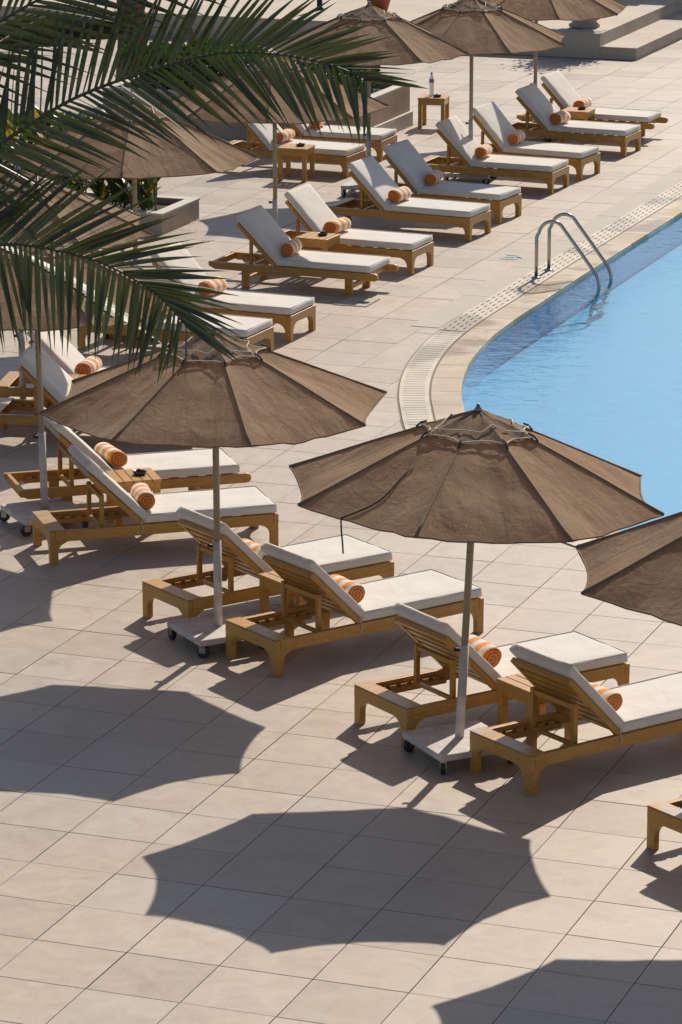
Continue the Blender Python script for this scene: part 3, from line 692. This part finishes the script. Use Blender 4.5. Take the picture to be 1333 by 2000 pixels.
def palm_trunk_far():
    r = empty('far_palm', (-12.72, 30.25, 0)); tag(r, 'dark palm trunk standing behind the upper palm frond', 'tree')
    pts = [(0, 0, 0), (.03, 0, 1), (-.02, .02, 2.2), (0, 0, 3.6), (.05, 0, 5)]
    MB().tube(pts, [.26, .22, .20, .20, .19], 14).obj('trunk', 'trunk', r, True)
    sc = MB()
    for k in range(90):
        z = .1 + k * .05; a = k * 2.4; c, s = math.cos(a), math.sin(a); sc.add([(c * .2 - s * .09, s * .2 + c * .09, z), (c * .2 + s * .09, s * .2 - c * .09, z), (c * .30, s * .30, z + .14)], [(0, 1, 2)])
    tag(sc.obj('frond_scar', 'trunk', r), kind='stuff')
    cr = MB(); rnd = random.Random(4)
    for k in range(16):
        a = k * 2 * math.pi / 16; e = rnd.uniform(.1, 1.0); d = Vector((math.cos(a) * math.cos(e), math.sin(a) * math.cos(e), math.sin(e))); p = Vector((.05, 0, 5)); path = [p]
        for i in range(9): d = (d + Vector((0, 0, -.13))).normalized(); p = p + d * .26; path.append(p)
        cr.tube(path, [.025] * 5 + [.012] * 5, 5)
        for i in range(1, 10):
            t = (path[i] - path[i - 1]).normalized(); sd = t.cross(Vector((0, 0, 1))).normalized()
            for q in range(3):
                b0 = path[i - 1].lerp(path[i], q / 3)
                for s in (-1, 1): leaf_blade(cr, b0, t * .7 + sd * s, Vector((0, 0, 1)), .38, .014, 3, .5)
    cr.obj('crown', 'palm', r)
    fl = MB()
    for k in range(14): fl.lathe([(.01, -.03), (.035, 0), (.01, .03)], 6, (.2 + rnd.uniform(-.06, .12), -.2 + rnd.uniform(-.08, .08), 1.0 + rnd.uniform(-.5, .5)))
    tag(fl.obj('red_blossom', 'red', r), kind='stuff')
palm_trunk_far()
def post(x, y, z, h, r_, m, label):
    r = empty('post', (x, y, z)); tag(r, label, 'post')
    MB().lathe([(r_ * 1.5, 0), (r_ * 1.5, .03), (r_, .04), (r_, h - .12), (r_ * 1.2, h - .11), (r_ * 1.2, h), (.01, h + .02)], 14).obj('shaft', m, r, True)
    MB().lathe([(r_ * 2.0, -.001), (r_ * 2.0, .012)], 14).obj('foot', m, r)
post(-12.9, 39.0, .386, 1.0, .05, 'black', 'black bollard standing on the platform behind the upper frond')
post(-13.6, 34.75, 0, .55, .04, 'trunk', 'brown wooden post behind the upper frond, left of the bollard')
pt = empty('flower_pot', (-11.9, 39.3, .386)); tag(pt, 'terracotta flower pot on the platform behind a parasol top', 'pot')
MB().lathe([(.16, 0), (.24, .28), (.27, .30), (.27, .35), (.23, .35), (.22, .30)], 20).obj('bowl', 'terracotta', pt, True)
m = MB(); rnd = random.Random(9)
for k in range(60): leaf_blade(m, Vector((rnd.uniform(-.12, .12), rnd.uniform(-.12, .12), .3)), Vector((rnd.gauss(0, .5), rnd.gauss(0, .5), 1)), Vector((rnd.gauss(0, 1), rnd.gauss(0, 1), .1)), rnd.uniform(.3, .6), .012, 4, .8)
m.obj('foliage', 'hedge', pt)
ur = empty('stone_urn', (-7.78, 38.15, .412)); tag(ur, 'carved stone urn with a shrub on the platform corner', 'urn')
MB().lathe([(.26, 0), (.27, .04), (.22, .07), (.20, .10), (.27, .14), (.29, .20), (.22, .25), (.25, .34), (.36, .50), (.38, .56), (.32, .57), (.30, .50)], 24).obj('bowl', 'urn', ur, True)
m = MB()
for k in range(1800):
    p = Vector((rnd.gauss(0, .22), rnd.gauss(0, .22), .62 + abs(rnd.gauss(0, .32)))); d = Vector((rnd.gauss(0, 1), rnd.gauss(0, 1), rnd.gauss(.3, 1))).normalized(); s = d.orthogonal().normalized(); L = rnd.uniform(.08, .16)
    m.add([p, p + d * L * .5 + s * L * .3, p + d * L, p + d * L * .5 - s * L * .3], [(0, 1, 2, 3)])
m.obj('foliage', 'hedge', ur)
s_ = MB()
for k in range(6): a = k; s_.tube([(0, 0, .5), (.12 * math.cos(a), .12 * math.sin(a), .8), (.2 * math.cos(a), .2 * math.sin(a), 1.15)], .01, 5)
s_.obj('stem', 'trunk', ur)

# ------------------------------------------------------------------ date palm whose fronds hang into the picture from the left
pal = empty('date_palm', (.55, -5.4, 0)); tag(pal, 'date palm whose dark fronds reach in from the left edge', 'tree')
PB = Vector(pal.location)
MB().tube([(0, 0, -.01), (.03, .02, 1.5), (-.02, 0, 3), (.02, 0, 4.3), (.05, .02, 4.95)], [.34, .27, .25, .26, .20], 16).obj('trunk', 'trunk', pal, True)
RT = Vector((.938, .347, 0)); FW = Vector((-.347, .938, 0)); UP = Vector((0, 0, 1))
LEAFLETS = []
def frond(ctrl, upper, lower, seed, r0=.014, spacing=.034, width=.0132, tipf=.8):
    """ctrl: rachis points; upper/lower: (forward, rise, depth, length, droop) of the leaflets on either side"""
    pts = smooth([Vector(c) - PB for c in ctrl], 8)
    L = [0]
    for a, b in zip(pts, pts[1:]): L.append(L[-1] + (b - a).length)
    rad = [r0 * (1 - .75 * l / L[-1]) for l in L]
    f = MB().tube(pts, rad, 8).obj('frond', 'rachis', pal, True); rnd = random.Random(seed)
    d = .12
    while d < L[-1]:
        i = max(q for q in range(len(L)) if L[q] <= d); i = min(i, len(pts) - 2)
        p = pts[i].lerp(pts[i + 1], (d - L[i]) / (L[i + 1] - L[i])); t = (pts[i + 1] - pts[i]).normalized(); s = d / L[-1]
        for side, (fw, rise, depth, length, droop) in ((1, upper), (-1, lower)):
            nrm_ = UP - t * UP.dot(t); nrm_.normalize()
            tip = max(0, (s - .5) / .5)
            dr = t * (fw + (.8 if side > 0 else tipf) * tip ** 2.5) + nrm_ * rise * (1 - .55 * tip ** 3) + FW * depth
            dr += Vector((rnd.gauss(0, .06), rnd.gauss(0, .06), rnd.gauss(0, .05)))
            ln = length * rnd.uniform(.86, 1.08) * (1 - .42 * tip ** 3)
            m = MB()
            leaf_blade(m, p, dr, (RT * .2 - FW * .9 + UP * .25 + Vector((rnd.gauss(0, .45), rnd.gauss(0, .45), rnd.gauss(0, .45)))), ln, width * rnd.uniform(.8, 1.15), 7, droop * rnd.uniform(.6, 1.5), .35)
            e = Vector(m.v[-2]); mid = p.lerp(e, .5); hit = 0
            for q in (p, mid, e):
                x, y, z = project(PB + q)
                hit += -10 < x < 1343 and -10 < y < 2010
            LEAFLETS.append((hit, len(LEAFLETS), m, f))
        d += spacing * rnd.uniform(.85, 1.15)
frond([(.62, -5.40, 4.90), (1.10, -5.36, 5.03), (1.434, -5.221, 5.141), (1.785, -5.044, 5.306), (2.002, -4.93, 5.424), (2.304, -4.762, 5.624), (2.623, -4.607, 5.753), (2.924, -4.472, 5.836), (3.176, -4.379, 5.836), (3.432, -4.298, 5.789), (3.63, -4.245, 5.71)],
      (.72, .95, .10, .53, .10), (.85, -1.0, -.15, .52, .16), 11, spacing=.034, width=.0128, tipf=-.55)
frond([(.62, -5.42, 4.86), (1.05, -5.42, 4.86), (1.456, -5.28, 4.906), (1.772, -5.151, 4.948), (2.046, -5.047, 4.957), (2.183, -4.998, 4.953), (2.487, -4.906, 4.882), (2.752, -4.848, 4.741), (2.92, -4.832, 4.575)],
      (1.05, .95, .08, .56, .10), (.18, -1.0, -.10, .51, .10), 12, spacing=.0255, tipf=.2)
frond([(.60, -5.38, 4.95), (.95, -5.25, 5.38), (1.405, -5.07, 5.706), (1.733, -4.905, 5.859), (1.95, -4.789, 5.984), (2.189, -4.663, 6.118), (2.612, -4.47, 6.248), (2.95, -4.35, 6.25)],
      (.8, .7, .1, .46, .1), (1.0, -.80, -.12, .60, .12), 13, spacing=.050)
frond([(.60, -5.34, 4.97), (.85, -5.2, 5.25), (1.30, -4.85, 5.66), (1.68, -4.66, 5.80), (2.0, -4.52, 5.88), (2.3, -4.4, 5.93)],
      (1.0, .35, .1, .45, .1), (1.0, -.25, .0, .50, .12), 14, spacing=.045)
LEAFLETS.sort(key=lambda q: (-q[0], q[1])); more = MB()
for k, (hit, _, m, f) in enumerate(LEAFLETS):
    if k < 300 and hit: m.obj('leaflet', 'palm', f, True)
    else: more.add(m.v, m.f)
tag(more.obj('leaflet_mass', 'palm', pal, True), kind='stuff')
rs = MB()
for k in range(9):                                  # the rest of the crown, outside the picture
    a = R(60 + k * 28); e = .25 + .12 * (k % 4); d = Vector((math.cos(a) * math.cos(e), math.sin(a) * math.cos(e), math.sin(e))); p = Vector((.05, .02, 4.92)); path = [p]
    for i in range(11): d = (d + Vector((0, 0, -.09))).normalized(); p = p + d * .24; path.append(p)
    rs.tube(path, [.02 - .0013 * i for i in range(12)], 6)
    for i in range(1, 12):
        t = (path[i] - path[i - 1]).normalized(); sd_ = t.cross(UP).normalized()
        for q in range(5):
            for s in (-1, 1): leaf_blade(rs, path[i - 1].lerp(path[i], q / 5), t * .8 + sd_ * s + UP * .2, UP, .42, .014, 4, .4)
tag(rs.obj('crown', 'palm', pal), kind='stuff')
